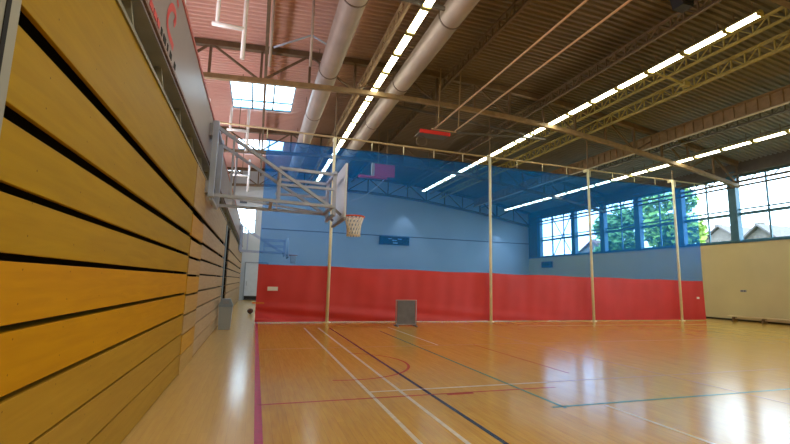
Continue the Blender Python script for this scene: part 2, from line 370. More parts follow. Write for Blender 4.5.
lattice(18.5, 'thin grey lattice girder tight behind the solid brown girder', mat('slate_girder', (0.12, 0.12, 0.12), 0.6), zoff=-0.5)
lattice(20.9, 'grey lattice girder between the last light row and the windows', mat('grey_girder', (0.15, 0.14, 0.12), 0.6))
# eaves girder with zigzag web in front of the window heads
t = thing('eaves_girder', 'steel eaves girder with zigzag web across the window tops', 'girder', (XR - 0.3, 10, 7.1))
for nm, z in (('top_chord', 7.52), ('bottom_chord', 7.08)):
    m = MB(); m.bar((XR - 0.35, YB + 0.3, z), (XR - 0.35, YF - 0.6, z), 0.1, 0.12 if z > 7.3 else 0.10); m.build(nm, M_header, t)
m = MB(); y = YB + 0.5; up = True
while y < YF - 1.4:
    m.bar((XR - 0.35, y, 7.08 if up else 7.52), (XR - 0.35, y + 0.5, 7.52 if up else 7.08), 0.04, 0.04); y += 0.5; up = not up
m.build('web_lattice', M_header, t)
t = thing('eaves_rail', 'plain dark steel rail crossing the windows below the zigzag girder', 'rail', (XR - 0.3, 10, 6.88))
m = MB(); m.bar((XR - 0.25, YB + 0.3, 6.86), (XR - 0.25, YF - 0.6, 6.86), 0.07, 0.07); m.build('rail_bar', M_header, t)

# ------------------------------------------------------------------ ducts
def duct(x, z, r, label):
    t = thing('ventilation_duct', label, 'duct', (x, 12, z), 'round ventilation ducts under the roof')
    m = MB(); m.tube([(x, y, z) for y in (YB + 0.5, 0, 12, 24, YF - 0.9)], r, 28); m.build('pipe', M_duct, t)
    y = -7.0
    while y < YF - 2:
        m = MB(); m.tube([(x, y - 0.025, z), (x, y + 0.025, z)], r + 0.018, 28); m.build('joint_band', M_duct_band, t)
        h = MB()
        for s in (-1, 1): h.bar((x + s*(r + 0.01), y, z), (x + s*(r + 0.01), y, zt(x) + 0.05), 0.02, 0.02)
        h.build('hanger_strap', M_truss, t)
        y += 4.35
duct(2.05, 9.15, 0.36, 'fat round silver duct over the basketball ring, left of the light rows')
duct(4.85, 9.12, 0.35, 'fat round silver duct just beyond the first light row')

# ------------------------------------------------------------------ fluorescent light rows
M_house = mat('olive_lamp_tray', (0.45, 0.40, 0.12), 0.5)
def make_light():
    t = thing('strip_light', '', 'light')
    h = MB(); L_ = 0.57
    h.prism([(-0.11, 0.03), (0.11, 0.03), (0.05, 0.11), (-0.05, 0.11)], 'y', -0.627, 0.627); h.box(-0.125, 0.125, -L_ - 0.02, -L_ + 0.015, -0.045, 0.04); h.box(-0.125, 0.125, L_ - 0.015, L_ + 0.02, -0.045, 0.04); h.build('lamp_housing', M_house, t)
    for y in (-0.35, 0.35): m = MB(); m.bar((0, y, 0.10), (0, y, 0.42), 0.02, 0.02); m.build('hanger', M_truss, t)
    d = MB(); d.box(-0.10, 0.10, -L_ + 0.015, L_ - 0.015, -0.012, 0.03); d.build('diffuser', M_lamp, t)
    return t
light0 = make_light(); used = False
def place(x, y, z, label, group):
    global used
    if not used: used = True; light0.location = (x, y, z); light0['label'] = label; light0['group'] = group; return light0
    return dup(light0, (x, y, z), label, group)
for x, rowname, starts in ((3.87, 'row beside the ducts', [9.2, 10.45] + [11.72 + 1.255*k for k in range(16)]),
                           (11.95, 'middle row', [7.23] + [8.26 + 1.265*k for k in range(18)]),
                           (19.4, 'row nearest the windows', [9.92 + 1.255*k for k in range(17)])):
    z = zb(x) + 0.10
    for k, y in enumerate(starts):
        lt_ = place(x, y, z, f'strip light, {ORD[k]} from the near end of the {rowname}', f'strip lights in the {rowname}')
        if y == 7.23: lt_.scale.y = 0.68
m = MB(); m.bar((2.5, 9.83, 8.94), (4.42, 9.83, 8.92), 0.07, 0.10); o = m.build('lamp_crossbar', M_header); tag(o, 'short dark crossbar over the near end of the first light row', 'bar')
m = MB(); m.box(3.25, 3.4, 9.79, 9.87, 8.97, 9.2); m.build('crossbar_bracket', M_header, o)
m = MB(); m.bar((12.12, 10.16, 8.66), (13.5, 10.1, 8.42), 0.06, 0.06); o = m.build('lamp_crossbar', M_olive); tag(o, 'short olive stay from the middle light row to the ladder girder', 'bar')
m = MB(); m.box(13.35, 13.6, 10.0, 10.2, 8.34, 8.5, 0.02); m.build('stay_end', M_olive, o)
for p, q, nm in (((4.9, 16.9, 9.16), (13.0, 16.9, 8.64), 'long dark tie beam just beyond the lit roof truss'), ((6.2, 15.9, 7.80), (12.2, 15.9, 8.18), 'lower dark tie beam above the curtain top')):
    m = MB(); m.bar(p, q, 0.07, 0.08); o = m.build('tie_beam', M_header); tag(o, nm, 'beam')
    for k in (0.1, 0.9):
        v = Vector(p).lerp(Vector(q), k); m = MB(); m.bar(v, (v.x, v.y, zt(v.x) + 0.1), 0.04, 0.04); m.build('drop_rod', M_truss, o)
# ------------------------------------------------------------------ dividing curtain
YC = 16.15; XC0, XC1 = 0.06, 21.75; ZR = 2.03
def wave(x, z, amp):
    e = max(0, 1 - z/2.1)
    return amp*(math.sin(x*2.3 + 0.6*z) + 0.5*math.sin(x*5.1 + 1.3) + 0.35*math.sin(x*9.7 - 0.8*z)) + 0.05*e*math.sin(x*1.3 + 2.5*z)*math.exp(-x/6)
M_vinyl = mat('red_vinyl', (0.70, 0.05, 0.055), 0.5, var=0.08, scale=0.8)
def sheet(z0, z1, nz, amp, nx=330, top=None):
    m = MB(); g = []
    for i in range(nx + 1):
        x = XC0 + (XC1 - XC0)*i/nx; row = []
        for j in range(nz + 1):
            s = j/nz; a, b = z0, z1(x) if callable(z1) else z1
            if callable(z0): a = z0(x)
            z = a + (b - a)*s
            dy = wave(x, z, amp)
            if z < 0.75:                                        # creased, slack lower hem near the edge by the seating
                k = (0.75 - z)/0.75; dy -= 0.16*k*math.sin(3.1*z*4 + x*1.1)*math.exp(-max(x - 0.2, 0)/4.0) + 0.08*k*math.exp(-x/5)
            row.append(m.bm.verts.new((x, YC + dy, z)))
        g.append(row)
    for i in range(nx):
        for j in range(nz):
            f = m.bm.faces.new((g[i][j], g[i+1][j], g[i+1][j+1], g[i][j+1])); f.smooth = True
    return m
seam = lambda x: 2.06 - 0.10*math.sin(min(x, 22)/22*PI*0.5) - 0.015*math.sin(x*1.9)
topz = lambda x: 6.68 + 0.012*math.cos(x*2*PI/1.35)
cur = thing('divider_curtain', 'full-width dividing curtain, blue net above and red vinyl below', 'curtain', (11, YC, 0))
sheet(0.03, seam, 26, 0.018).build('vinyl_skirt', M_vinyl, cur)['label'] = 'red vinyl lower part'
M_net = bpy.data.materials.new('blue_netting'); M_net.use_nodes = True; nt = M_net.node_tree; nt.nodes.clear()
o_ = nt.nodes.new('ShaderNodeOutputMaterial'); mx_ = nt.nodes.new('ShaderNodeMixShader'); t_ = nt.nodes.new('ShaderNodeBsdfTransparent'); d_ = nt.nodes.new('ShaderNodeBsdfDiffuse')
tl = nt.nodes.new('ShaderNodeBsdfTranslucent'); m2 = nt.nodes.new('ShaderNodeMixShader'); m2.inputs[0].default_value = 0.4
t_.inputs[0].default_value = (0.46, 0.69, 1.0, 1); d_.inputs[0].default_value = (0.0, 0.27, 1.0, 1); tl.inputs[0].default_value = (0.0, 0.27, 1.0, 1)
mx_.inputs[0].default_value = 0.36
nt.links.new(d_.outputs[0], m2.inputs[1]); nt.links.new(tl.outputs[0], m2.inputs[2])
nt.links.new(t_.outputs[0], mx_.inputs[1]); nt.links.new(m2.outputs[0], mx_.inputs[2]); nt.links.new(mx_.outputs[0], o_.inputs[0])
sheet(seam, topz, 8, 0.012).build('netting', M_net, cur)['label'] = 'see-through blue net upper part'
m = MB(); m.tube([(x, YC - 0.01, topz(x)) for x in [XC0 + 0.2*k for k in range(109)]], 0.02, 6); m.build('top_hem', mat('navy_hem', (0.0, 0.06, 0.16), 0.7), cur)
m = MB(); m.box(0.42, 0.78, YC - 0.13, YC - 0.12, 1.12, 1.26); m.build('fabric_label', M_white, cur)
m = MB(); m.box(21.12, 21.3, YC - 0.09, YC - 0.08, 1.06, 1.16); m.build('fabric_label', M_white, cur)
m = MB(); m.box(-0.06, 0.34, YC - 0.12, YC - 0.10, 0.66, 0.71); m.build('tie_strap', mat('orange_strap', (0.75, 0.2, 0.03), 0.6), cur)
for k in range(17):
    x = XC0 + 1.35*k
    m = MB(); m.tube([(x, YC, 6.74), (x, YC, 7.09)], 0.018, 6); m.build('hanging_tie', M_pole, cur)
m = MB(); m.tube([(-3.3, YC, 7.12), (23.1, YC, 7.06)], 0.035, 10); rl = m.build('curtain_rail', mat('tan_rail', (0.5, 0.4, 0.22), 0.5)); tag(rl, 'long cream tube the dividing curtain hangs from', 'rail')
for x, nm in ((2.57, 'nearest the basketball ring'), (9.35, 'second from the seating side'), (14.58, 'third from the seating side'), (19.88, 'nearest the cream wall')):
    t = thing('curtain_pole', f'slim cream pole in front of the curtain, {nm}', 'pole', (x, YC - 0.22, 0), 'cream poles in front of the curtain')
    m = MB(); m.tube([(x, YC - 0.22, 0.02), (x, YC - 0.22, 7.0)], 0.058, 14); m.build('pole_tube', M_pole, t)
    m = MB(); m.tube([(x, YC - 0.22, 0), (x, YC - 0.22, 0.03)], 0.13, 16); m.build('foot_plate', M_pole, t)
    m = MB(); m.bar((x, YC - 0.24, 6.98), (x, YC + 0.04, 6.98), 0.09, 0.12); m.build('top_clamp', M_pole, t)
    for yy in (-0.04,):
        m = MB(); m.bar((x, YC - 0.22, 7.0), (x, YC - 0.22, zb(x) + 0.2 if x < 15 else zb(x) - 0.0), 0.04, 0.04); m.build('ceiling_stay', M_truss, t)

# ------------------------------------------------------------------ retracted seating
XB = -1.05
ZG = [0.02, 0.33, 0.64, 0.95, 1.27, 1.59, 1.89, 2.22]           # joints between boards
M_boards = [board_mat(f'varnished_board_{k}', c) for k, c in enumerate(
    [(0.45, 0.25, 0.03), (0.45, 0.25, 0.03), (0.46, 0.25, 0.02), (0.56, 0.26, 0.002), (0.58, 0.27, 0.002), (0.44, 0.25, 0.004), (0.42, 0.245, 0.002), (0.41, 0.24, 0.002), (0.40, 0.235, 0.004)])]
M_pale = [board_mat(f'pale_board_{k}', c) for k, c in enumerate([(0.50, 0.35, 0.19), (0.52, 0.37, 0.21), (0.48, 0.35, 0.21)])]
M_mid = [board_mat(f'honey_board_{k}', c) for k, c in enumerate([(0.54, 0.33, 0.10), (0.60, 0.31, 0.04), (0.50, 0.33, 0.14)])]
GAPS = [0.016, 0.016, 0.018, 0.030, 0.034, 0.036, 0.045, 0.07]
def bank(y0, y1, label, mats, dz=0.0, dx=0.0, post=False):
    t = thing('retractable_seating', label, 'seating', (XB - 0.4, (y0 + y1)/2, 0), 'banks of folded retractable seating')
    rows = [(ZG[i], ZG[i+1] - GAPS[i+1]) for i in range(7)] + [(2.22, 2.57), (2.665, 3.39)]
    for k, (a, b) in enumerate(rows):
        m = MB(); x1 = XB + dx; m.box(x1 - 0.03, x1, y0, y1, a + (dz if k < 8 else 0), b + (dz if k < 8 else 0), 0.004)
        # tread nosing behind the board
        m.build('front_board', mats[k % len(mats)] if len(mats) < 9 else mats[k], t)
        if k < 8:
            n = MB(); n.box(x1 - 0.16, x1 - 0.032, y0 + 0.01, y1 - 0.01, b - 0.03 + dz, b - 0.004 + dz); n.build('tread', mats[0], t)
    m = MB(); m.box(XB - 0.20, XB - 0.18, y0 + 0.02, y1 - 0.02, 0.02, 3.38); m.build('dark_backing', M_gap, t)
    for yy in (y0 + 0.03, y1 - 0.03):
        m = MB(); m.box(XB - 0.17, XB - 0.05, yy - 0.02, yy + 0.02, 0.02, 3.36); m.build('side_frame', M_gap, t)
    m = MB(); m.bar((XB - 0.01, y0, 3.41), (XB - 0.01, y1, 3.41), 0.05, 0.035); m.build('top_rail', mat_rail, t)
    if post:
        m = MB(); m.box(XB - 0.10, XB + 0.012, y0 - 0.16, y0 - 0.012, 0, 3.6, 0.006); m.build('end_post', mat_post, t)
        m = MB(); m.box(XB + 0.012, XB + 0.016, y0 - 0.12, y0 - 0.09, 0, 3.6); m.build('post_groove', M_gap, t)
mat_rail = mat('olive_grey_rail', (0.24, 0.22, 0.16), 0.5); mat_post = mat('dull_grey_post', (0.34, 0.32, 0.25), 0.45, 0.2)
bank(2.13, 7.58, 'near golden bank of folded wooden seating with wide dark slots', M_boards, post=True)
bank(7.62, 9.12, 'narrow orange-tinted bank of folded seating past the long near bank', M_mid, dz=-0.03, dx=0.008)
bank(9.16, 15.3, 'pale bank of folded wooden seating before the grey upright and bin', M_pale)
bank(17.6, 32.9, 'farthest pale bank of folded seating running to the end wall', M_pale, dz=0.02)
# dark grey upright / access door between the banks
d = MB(); d.box(XB - 0.05, XB + 0.03, 15.38, 15.62, 0, 3.3, 0.01); o = d.build('access_post', mat('slate_post', (0.20, 0.27, 0.34), 0.45)); tag(o, 'slate grey upright between seating banks, behind the grey bin', 'post')
d = MB(); d.box(XB - 0.35, XB - 0.28, 15.64, 17.58, 0, 3.25); o = d.build('door_2', mat('slate_door', (0.22, 0.28, 0.34), 0.5), kind='structure'); tag(o, 'recessed slate grey door between two seating banks', 'door')
m = MB(); m.tube([(XB - 0.27, 15.9, 1.0), (XB - 0.24, 15.9, 1.02), (XB - 0.24, 15.9, 1.18), (XB - 0.27, 15.9, 1.2)], 0.012); m.build('handle', M_steel_white, o)

# open steel channel above the seating and the gallery front over it
t = thing('steel_channel', 'recessed grey steel channel with brackets above the seating boards', 'channel', (XB - 0.3, 17, 3.45))
m = MB(); m.box(XB - 0.33, XB - 0.30, 2.16, 33, 3.435, 3.82); m.build('back_plate', mat('channel_grey', (0.17, 0.155, 0.12), 0.5, 0.2, var=0.2), t)
m = MB(); m.box(XB - 0.30, XB - 0.02, 2.16, 33, 3.795, 3.82); m.build('top_plate', M_steel_grey, t)
m = MB(); m.box(XB - 0.30, XB - 0.03, 2.16, 33, 3.432, 3.445); m.build('bottom_plate', mat_rail, t)
y = 2.6
while y < 32.5:
    m = MB(); m.prism([(XB - 0.30, 3.445), (XB - 0.04, 3.445), (XB - 0.10, 3.795), (XB - 0.30, 3.795)], 'y', y, y + 0.05); m.build('bracket', mat_rail, t); y += 1.22
gal = thing('gallery_front', 'grey gallery front panel with red lettering above the seating', 'panel', (XB, 17, 3.8))
M_panel = mat('grey_gloss_panel', (0.27, 0.22, 0.22), 0.38, var=0.06, scale=0.8)
m = MB(); m.box(XB - 0.06, XB, 2.0, 33.2, 3.86, 4.76); m.build('panel_board', M_panel, gal)
m = MB(); m.box(XB - 0.09, XB + 0.015, 2.0, 33.2, 4.76, 4.80); m.tube([(XB + 0.0, 2.0, 4.80), (XB + 0.0, 33.2, 4.80)], 0.018, 8); m.build('red_top_edge', mat('faded_red_edge', (0.55, 0.13, 0.11), 0.4), gal)
m = MB(); m.box(XB - 0.07, XB + 0.006, 2.0, 33.2, 3.82, 3.86); m.build('lower_strip', mat('dusky_red_strip', (0.20, 0.12, 0.10), 0.5, var=0.5, scale=3, stretch=(1, 6, 20)), gal)
def ribbon(pts, wd, nm):
    m = MB(); P = [Vector((0, a, b)) for a, b in pts]; Q = []
    for i in range(len(P) - 1):                                 # Catmull-Rom
        p0, p1, p2, p3 = P[max(i-1, 0)], P[i], P[i+1], P[min(i+2, len(P)-1)]
        for s in range(6):
            u = s/6; Q.append(0.5*((2*p1) + (p2-p0)*u + (2*p0-5*p1+4*p2-p3)*u*u + (3*p1-p0-3*p2+p3)*u**3))
    Q.append(P[-1]); L_ = []
    for i, q in enumerate(Q):
        d = (Q[min(i+1, len(Q)-1)] - Q[max(i-1, 0)]).normalized(); n = Vector((0, -d.z, d.y))*wd/2
        L_.append((q - n, q + n))
    for (a, b), (c, d) in zip(L_, L_[1:]): m.quad([(XB + 0.004, v.y, v.z) for v in (a, b, d, c)])
    m.build(nm, M_red_paint, gal)
ribbon([(4.93, 4.27), (5.00, 4.36), (4.95, 4.42), (4.80, 4.39), (4.68, 4.28), (4.64, 4.15), (4.71, 4.07), (4.85, 4.05), (5.03, 4.04)], 0.085, 'lettering')
ribbon([(4.96, 4.64), (5.00, 4.60), (5.07, 4.565)], 0.07, 'lettering')
for k, (ya, yb) in enumerate([(3.97, 4.10), (4.13, 4.25), (4.28, 4.37), (4.44, 4.5), (4.56, 4.68), (4.75, 4.8), (4.9, 5.0), (5.15, 5.24)]):
    m = MB(); m.box(XB + 0.001, XB + 0.005, ya, yb, 3.875, 3.945); m.build('lettering', M_red_paint if k < 3 else M_gap, gal)
for k, y in enumerate([5.35, 8.4, 11.5, 14.6, 17.7]):
    m = MB(); m.box(XB - 0.06, XB + 0.01, y, y + 0.09, 4.80, 4.88, 0.01); m.build('rail_bracket', M_steel_white, gal)

# ------------------------------------------------------------------ wall-mounted basketball hoops
M_bb = mat('white_backboard', (0.78, 0.90, 1.0), 0.3); M_rim = mat('orange_ring', (0.80, 0.10, 0.02), 0.4); M_rope = mat('white_cord', (0.86, 0.84, 0.80), 0.8)
def hoop(yc, label):
    t = thing('basketball_hoop', label, 'basketball hoop', (XB, yc, 2.9), 'wall-mounted basketball hoops')
    XW, XBB = -0.94, 1.70
    for s in (-0.62, 0.62):
        m = MB(); m.box(XW - 0.06, XW + 0.05, yc + s - 0.06, yc + s + 0.06, 3.08, 4.62, 0.008); m.build('wall_post', M_steel_lav, t)
        for z in (3.25, 4.4): m = MB(); m.box(XW - 0.108, XW - 0.05, yc + s - 0.16, yc + s + 0.16, z - 0.12, z + 0.12); m.build('wall_plate', M_steel_grey, t)
        m = MB(); m.bar((XW, yc + s, 3.12), (1.5, yc + s*0.9, 3.08), 0.06, 0.06); m.build('support_arm', M_steel_lav, t)
        m = MB(); m.bar((XW, yc + s, 4.52), (1.4, yc + s*0.8, 3.10), 0.075, 0.06); m.build('diagonal_brace', M_steel_lav, t)
        m = MB(); m.bar((0.35, yc + s*0.85, 3.82), (1.55, yc + s*0.8, 3.80), 0.06, 0.06); m.build('upper_arm', M_steel_lav, t)
        m = MB(); m.bar((0.30, yc + s*0.85, 3.47), (1.5, yc + s*0.8, 3.47), 0.05, 0.05); m.build('middle_arm', M_steel_lav, t)
        m = MB(); m.bar((1.5, yc + s*0.8, 2.88), (1.5, yc + s*0.8, 3.86), 0.07, 0.07); m.build('board_upright', M_steel_lav, t)
        m = MB(); m.bar((0.35, yc + s*0.86, 3.1), (0.35, yc + s*0.86, 3.84), 0.045, 0.045); m.build('strut', M_steel_lav, t)
        m = MB(); m.bar((1.5, yc + s*0.8, 3.05), (1.66, yc + s*0.8, 2.92), 0.05, 0.05); m.build('board_bracket', M_steel_grey, t)
        m = MB(); m.bar((XW + 0.35, yc + s, 3.12), (XW + 0.35, yc + s, 4.37), 0.04, 0.04); m.build('ladder_bar', M_steel_lav, t)
    for z, x in ((4.55, XW), (3.05, XW), (3.82, 0.35), (3.08, 1.45), (3.82, 1.5), (2.92, 1.5), (3.11, 0.2)):
        m = MB(); m.bar((x, yc - 0.6, z), (x, yc + 0.6, z), 0.06, 0.06); m.build('cross_bar', M_steel_lav, t)
    m = MB(); m.bar((XW, yc - 0.6, 3.13), (1.4, yc + 0.5, 3.09), 0.04, 0.04); m.build('plan_brace', M_steel_lav, t)
    m = MB(); m.box(XBB - 0.02, XBB + 0.02, yc - 0.76, yc + 0.76, 2.82, 4.02, 0.008); bb = m.build('backboard', M_bb, t)
    fr = MB()
    for ya, yb, za, zb_ in ((-0.76, 0.76, 2.86, 2.91), (-0.76, 0.76, 3.97, 4.02), (-0.76, -0.71, 2.91, 3.97), (0.71, 0.76, 2.91, 3.97), (-0.3, 0.3, 3.44, 3.49), (-0.3, 0.3, 3.04, 3.09), (-0.3, -0.25, 3.09, 3.44), (0.25, 0.3, 3.09, 3.44)):
        fr.box(XBB + 0.021, XBB + 0.023, yc + ya, yc + yb, za, zb_)
    fr.build('marking', mat('board_marking', (0.65, 0.12, 0.08), 0.5), bb)
    m = MB(); m.box(XBB - 0.035, XBB + 0.035, yc - 0.77, yc + 0.77, 2.79, 2.85, 0.01); m.build('edge_padding', M_steel_grey, bb)
    cx, R_ = 2.06, 0.232; zR = 2.98
    m = MB(); m.tube([(cx + R_*math.cos(a), yc + R_*math.sin(a), zR) for a in [2*PI*k/36 for k in range(36)]], 0.018, 8, closed=True); rim = m.build('rim', M_rim, t)
    m = MB(); m.box(XBB + 0.02, cx - R_ + 0.01, yc - 0.09, yc + 0.09, zR - 0.02, zR + 0.02); m.box(XBB + 0.02, XBB + 0.05, yc - 0.11, yc + 0.11, zR - 0.12, zR + 0.03); m.build('rim_bracket', M_rim, rim)
    m = MB(); n = 14                                            # knotted diamond net
    prof = [(0.0, 0.222), (0.09, 0.19), (0.18, 0.165), (0.28, 0.15), (0.38, 0.145), (0.45, 0.15)]
    for k in range(n):
        for sg in (1, -1):
            m.tube([(cx + r*math.cos(2*PI*(k + sg*0.5*i)/n), yc + r*math.sin(2*PI*(k + sg*0.5*i)/n), zR - dz) for i, (dz, r) in enumerate(prof)], 0.013, 5)
    m.build('net', M_rope, t); return t
hoop(9.55, 'near basketball hoop on long wall-mounted steel arms')
hoop(26.2, 'far basketball hoop on steel arms, seen dimly through the blue net')

# ------------------------------------------------------------------ folded ceiling hoops with their tubes
M_orange = mat('orange_tube', (0.62, 0.40, 0.22), 0.45)
def ceiling_hoop(x0, x1, y0, yend, z, label):
    t = thing('folded_ceiling_hoop', label, 'basketball hoop', ((x0+x1)/2, yend, z), 'folded hoops under the roof')
    for x in (x0, x1): m = MB(); m.tube([(x, y0, z + 0.02), (x, yend, z)], 0.028, 8); m.build('boom_tube', M_orange, t)
    m = MB(); m.tube([(x0 - 0.1, yend, z), (x1 + 0.1, yend, z)], 0.028, 8); m.build('cross_tube', M_orange, t)
    m = MB(); m.box(x0 - 0.65, x1 - 0.25, yend - 0.10, yend + 0.45, z - 0.24, z - 0.20, 0.01); m.build('backboard', mat('folded_board', (0.10, 0.09, 0.09), 0.4), t)
    m = MB(); m.box(x0 - 0.66, x1 - 0.24, yend - 0.20, yend - 0.11, z - 0.27, z - 0.13, 0.02); m.build('edge_padding', mat('red_padding', (0.75, 0.03, 0.025), 0.5), t)
    m = MB(); m.tube([(x0 - 0.4 + 0.225*math.cos(2*PI*k/24), yend + 0.3, z - 0.45 + 0.2*math.sin(2*PI*k/24)) for k in range(24)], 0.02, 6, closed=True); m.build('rim', M_truss, t)
    for x in (x0, x1):
        m = MB(); m.bar((x, yend - 0.4, z), (x + 0.1, yend - 0.4, zt(x)), 0.04, 0.04); m.build('drop_rod', M_truss_light, t)
    return t
ceiling_hoop(6.32, 7.18, -3.0, 15.0, 7.55, 'folded ceiling hoop with red padding on two long orange tubes')
th = thing('folded_ceiling_hoop', 'red padded ceiling hoop showing pink through the blue net', 'basketball hoop', (5.9, 22, 7.4), 'folded hoops under the roof')
M_rp = mat('crimson_padding', (0.95, 0.05, 0.14), 0.5)
m = MB(); m.box(5.75, 6.95, 22.0, 22.12, 7.25, 7.95, 0.02); m.build('backboard', M_rp, th)
m = MB(); m.box(5.62, 5.78, 21.95, 22.15, 7.2, 7.95, 0.02); m.build('edge_padding', mat('peach_padding', (0.8, 0.5, 0.35), 0.5), th)
m = MB(); m.box(4.9, 6.5, 21.9, 22.1, 7.1, 7.22, 0.02); m.build('lower_padding', M_rp, th)
for x in (6.0, 6.5): m = MB(); m.bar((x, 22.06, 7.9), (x, 22.06, zt(x)), 0.05, 0.05); m.build('drop_rod', M_truss_light, th)
m = MB(); m.tube([(6.35, 22, 7.1), (5.9, 22.1, 6.6), (5.2, 22.2, 6.05), (4.6, 22.3, 5.8)], 0.02, 6); m.build('pull_cable', M_steel_white, th)

# ------------------------------------------------------------------ white tubular frames hanging by the seating
def hang_frame(y, zc, up, label, bright):
    t = thing('tube_trapeze', label, 'frame', (-1.0, y, zc), 'white tube frames hanging from the roof')
    xa, xb = -1.36, -0.70
    m = MB(); m.tube([(xa, y, zt(xa) + 0.13 if up is None else zc + up), (xa, y, zc)], 0.05, 8); m.build('upright', M_steel_white, t)
    m = MB(); m.tube([(xb, y, zt(xb) + 0.13 if up is None else zc + up), (xb, y, zc - 0.82)], 0.055, 8); m.build('upright', M_steel_white, t)
    m = MB(); m.tube([(xa - 0.12, y, zc), (xb, y, zc)], 0.06, 8); m.build('cross_bar', M_steel_white, t)
    if up is not None:
        m = MB(); m.bar(((xa + xb)/2, y, zc), ((xa + xb)/2, y, zt(-1) + 0.13), 0.025, 0.025); m.build('hanger', M_truss, t)
hang_frame(11.0, 7.90, None, 'nearest white tube frame hanging at the top of the picture', 1)
hang_frame(17.6, 7.38, 0.95, 'middle white tube frame, under the first rooflight', 1)
hang_frame(23.2, 6.85, 0.9, 'farthest white tube frame, behind the hoop arms', 1)
t = thing('hanging_bracket', 'pale drop rods with a sloping brace beside the first duct', 'bracket', (0.5, 11, 7.5))
for x, z in ((-0.02, 7.0), (1.02, 7.2)): m = MB(); m.tube([(x, 11, zt(x) + 0.1), (x, 11, z)], 0.035, 8); m.build('drop_rod', M_duct, t)
m = MB(); m.tube([(1.02, 11, 8.1), (0.05, 11, 7.55)], 0.028, 8); m.build('brace', M_steel_lav, t)
m = MB(); m.tube([(1.02, 11, 8.1), (1.42, 11, 7.92)], 0.028, 8); m.build('brace', M_steel_lav, t)

# loudspeaker under the dark girder
t = thing('loudspeaker', 'black loudspeaker hanging from the roof at the top of the picture', 'speaker', (10.0, 7.4, 8.75))
m = MB(); m.prism([(9.83, 8.66), (10.17, 8.66), (10.25, 9.0), (9.75, 9.0)], 'y', 7.25, 7.55); m.build('cabinet', M_black, t)
m = MB(); m.box(9.84, 10.16, 7.22, 7.25, 8.70, 8.96); m.build('grille', M_gap, t)
m = MB(); m.bar((10, 7.4, 9.0), (10, 7.4, zt(10.4) - 0.05), 0.05, 0.05); m.bar((9.62, 7.4, 9.0), (10.38, 7.4, 9.0), 0.04, 0.04); m.build('bracket', M_steel_grey, t)

# ------------------------------------------------------------------ loose things in the hall
# framed grey board leaning on the curtain
t = thing('floor_mat_board', 'small grey board in a pale frame standing before the red curtain', 'board', (5.12, 14.5, 0))
x0, x1, y0 = 4.75, 5.50, 14.5
m = MB(); m.box(x0 + 0.04, x1 - 0.04, y0 - 0.015, y0 + 0.015, 0.08, 0.88); m.build('panel', mat('grey_panel', (0.17, 0.17, 0.20), 0.6, var=0.15), t)
m = MB(); R4 = [(x0, 0.06), (x0, 0.90), (x1, 0.90), (x1, 0.06)]
m.tube([(x, y0, z) for x, z in R4], 0.022, 8, closed=True); m.build('frame', mat('frame_metal', (0.35, 0.34, 0.34), 0.4, 0.4), t)
for x in (x0 + 0.03, x1 - 0.03):
    m = MB(); m.bar((x, y0 - 0.2, 0.02), (x, y0 + 0.25, 0.02), 0.04, 0.04); m.bar((x, y0, 0.02), (x, y0, 0.1), 0.04, 0.04); m.build('foot', M_steel_grey, t)
# bin
t = thing('litter_bin', 'tall grey litter bin with swing lid against the seating', 'bin', (-0.82, 14.05, 0))
m = MB(); bmm = m.bm
pr = [(0, 0.15), (0.70, 0.19)]
def ring(z, hx, hy): return [bmm.verts.new((-0.80 + sx*hx, 14.08 + sy*hy, z)) for sx, sy in ((-1,-1),(1,-1),(1,1),(-1,1))]
rs = [ring(0.0, 0.15, 0.15), ring(0.02, 0.16, 0.16), ring(0.66, 0.19, 0.19)]
for A, B in zip(rs, rs[1:]):
    for i in range(4): bmm.faces.new((A[i], A[(i+1) % 4], B[(i+1) % 4], B[i]))
bmm.faces.new(rs[0][::-1]); bmm.faces.new(rs[2])
m.build('bin_body', mat('grey_bin_plastic', (0.33, 0.37, 0.42), 0.45), t)
m = MB(); m.box(-1.0, -0.60, 13.88, 14.28, 0.665, 0.74, 0.012); m.prism([(-0.99, 0.74), (-0.61, 0.74), (-0.68, 0.90), (-0.92, 0.90)], 'y', 13.90, 14.26); m.build('lid', mat('blue_grey_lid', (0.24, 0.31, 0.40), 0.45), t)
m = MB(); m.box(-0.88, -0.72, 13.885, 13.90, 0.76, 0.86); m.build('flap', M_steel_grey, t)
# basketball
m = MB(); m.sphere((-0.14, 20.2, 0.125), 0.12, 24); bl = m.build('basketball', mat('dark_brown_leather', (0.13, 0.05, 0.03), 0.6, bump=0.3, scale=60), origin=(-0.14, 20.2, 0.125)); tag(bl, 'dark brown ball lying on the floor at the gap beside the curtain', 'ball')
for ax in range(3):
    m = MB(); pts = []
    for k in range(28):
        a = 2*PI*k/28; c, s = 0.1195*math.cos(a), 0.1195*math.sin(a)
        pts.append(Vector((-0.14, 20.2, 0.125)) + Vector([(c, s, 0), (0, c, s), (c, 0, s)][ax]))
    m.tube(pts, 0.003, 5, closed=True); m.build('seam', M_black, bl)
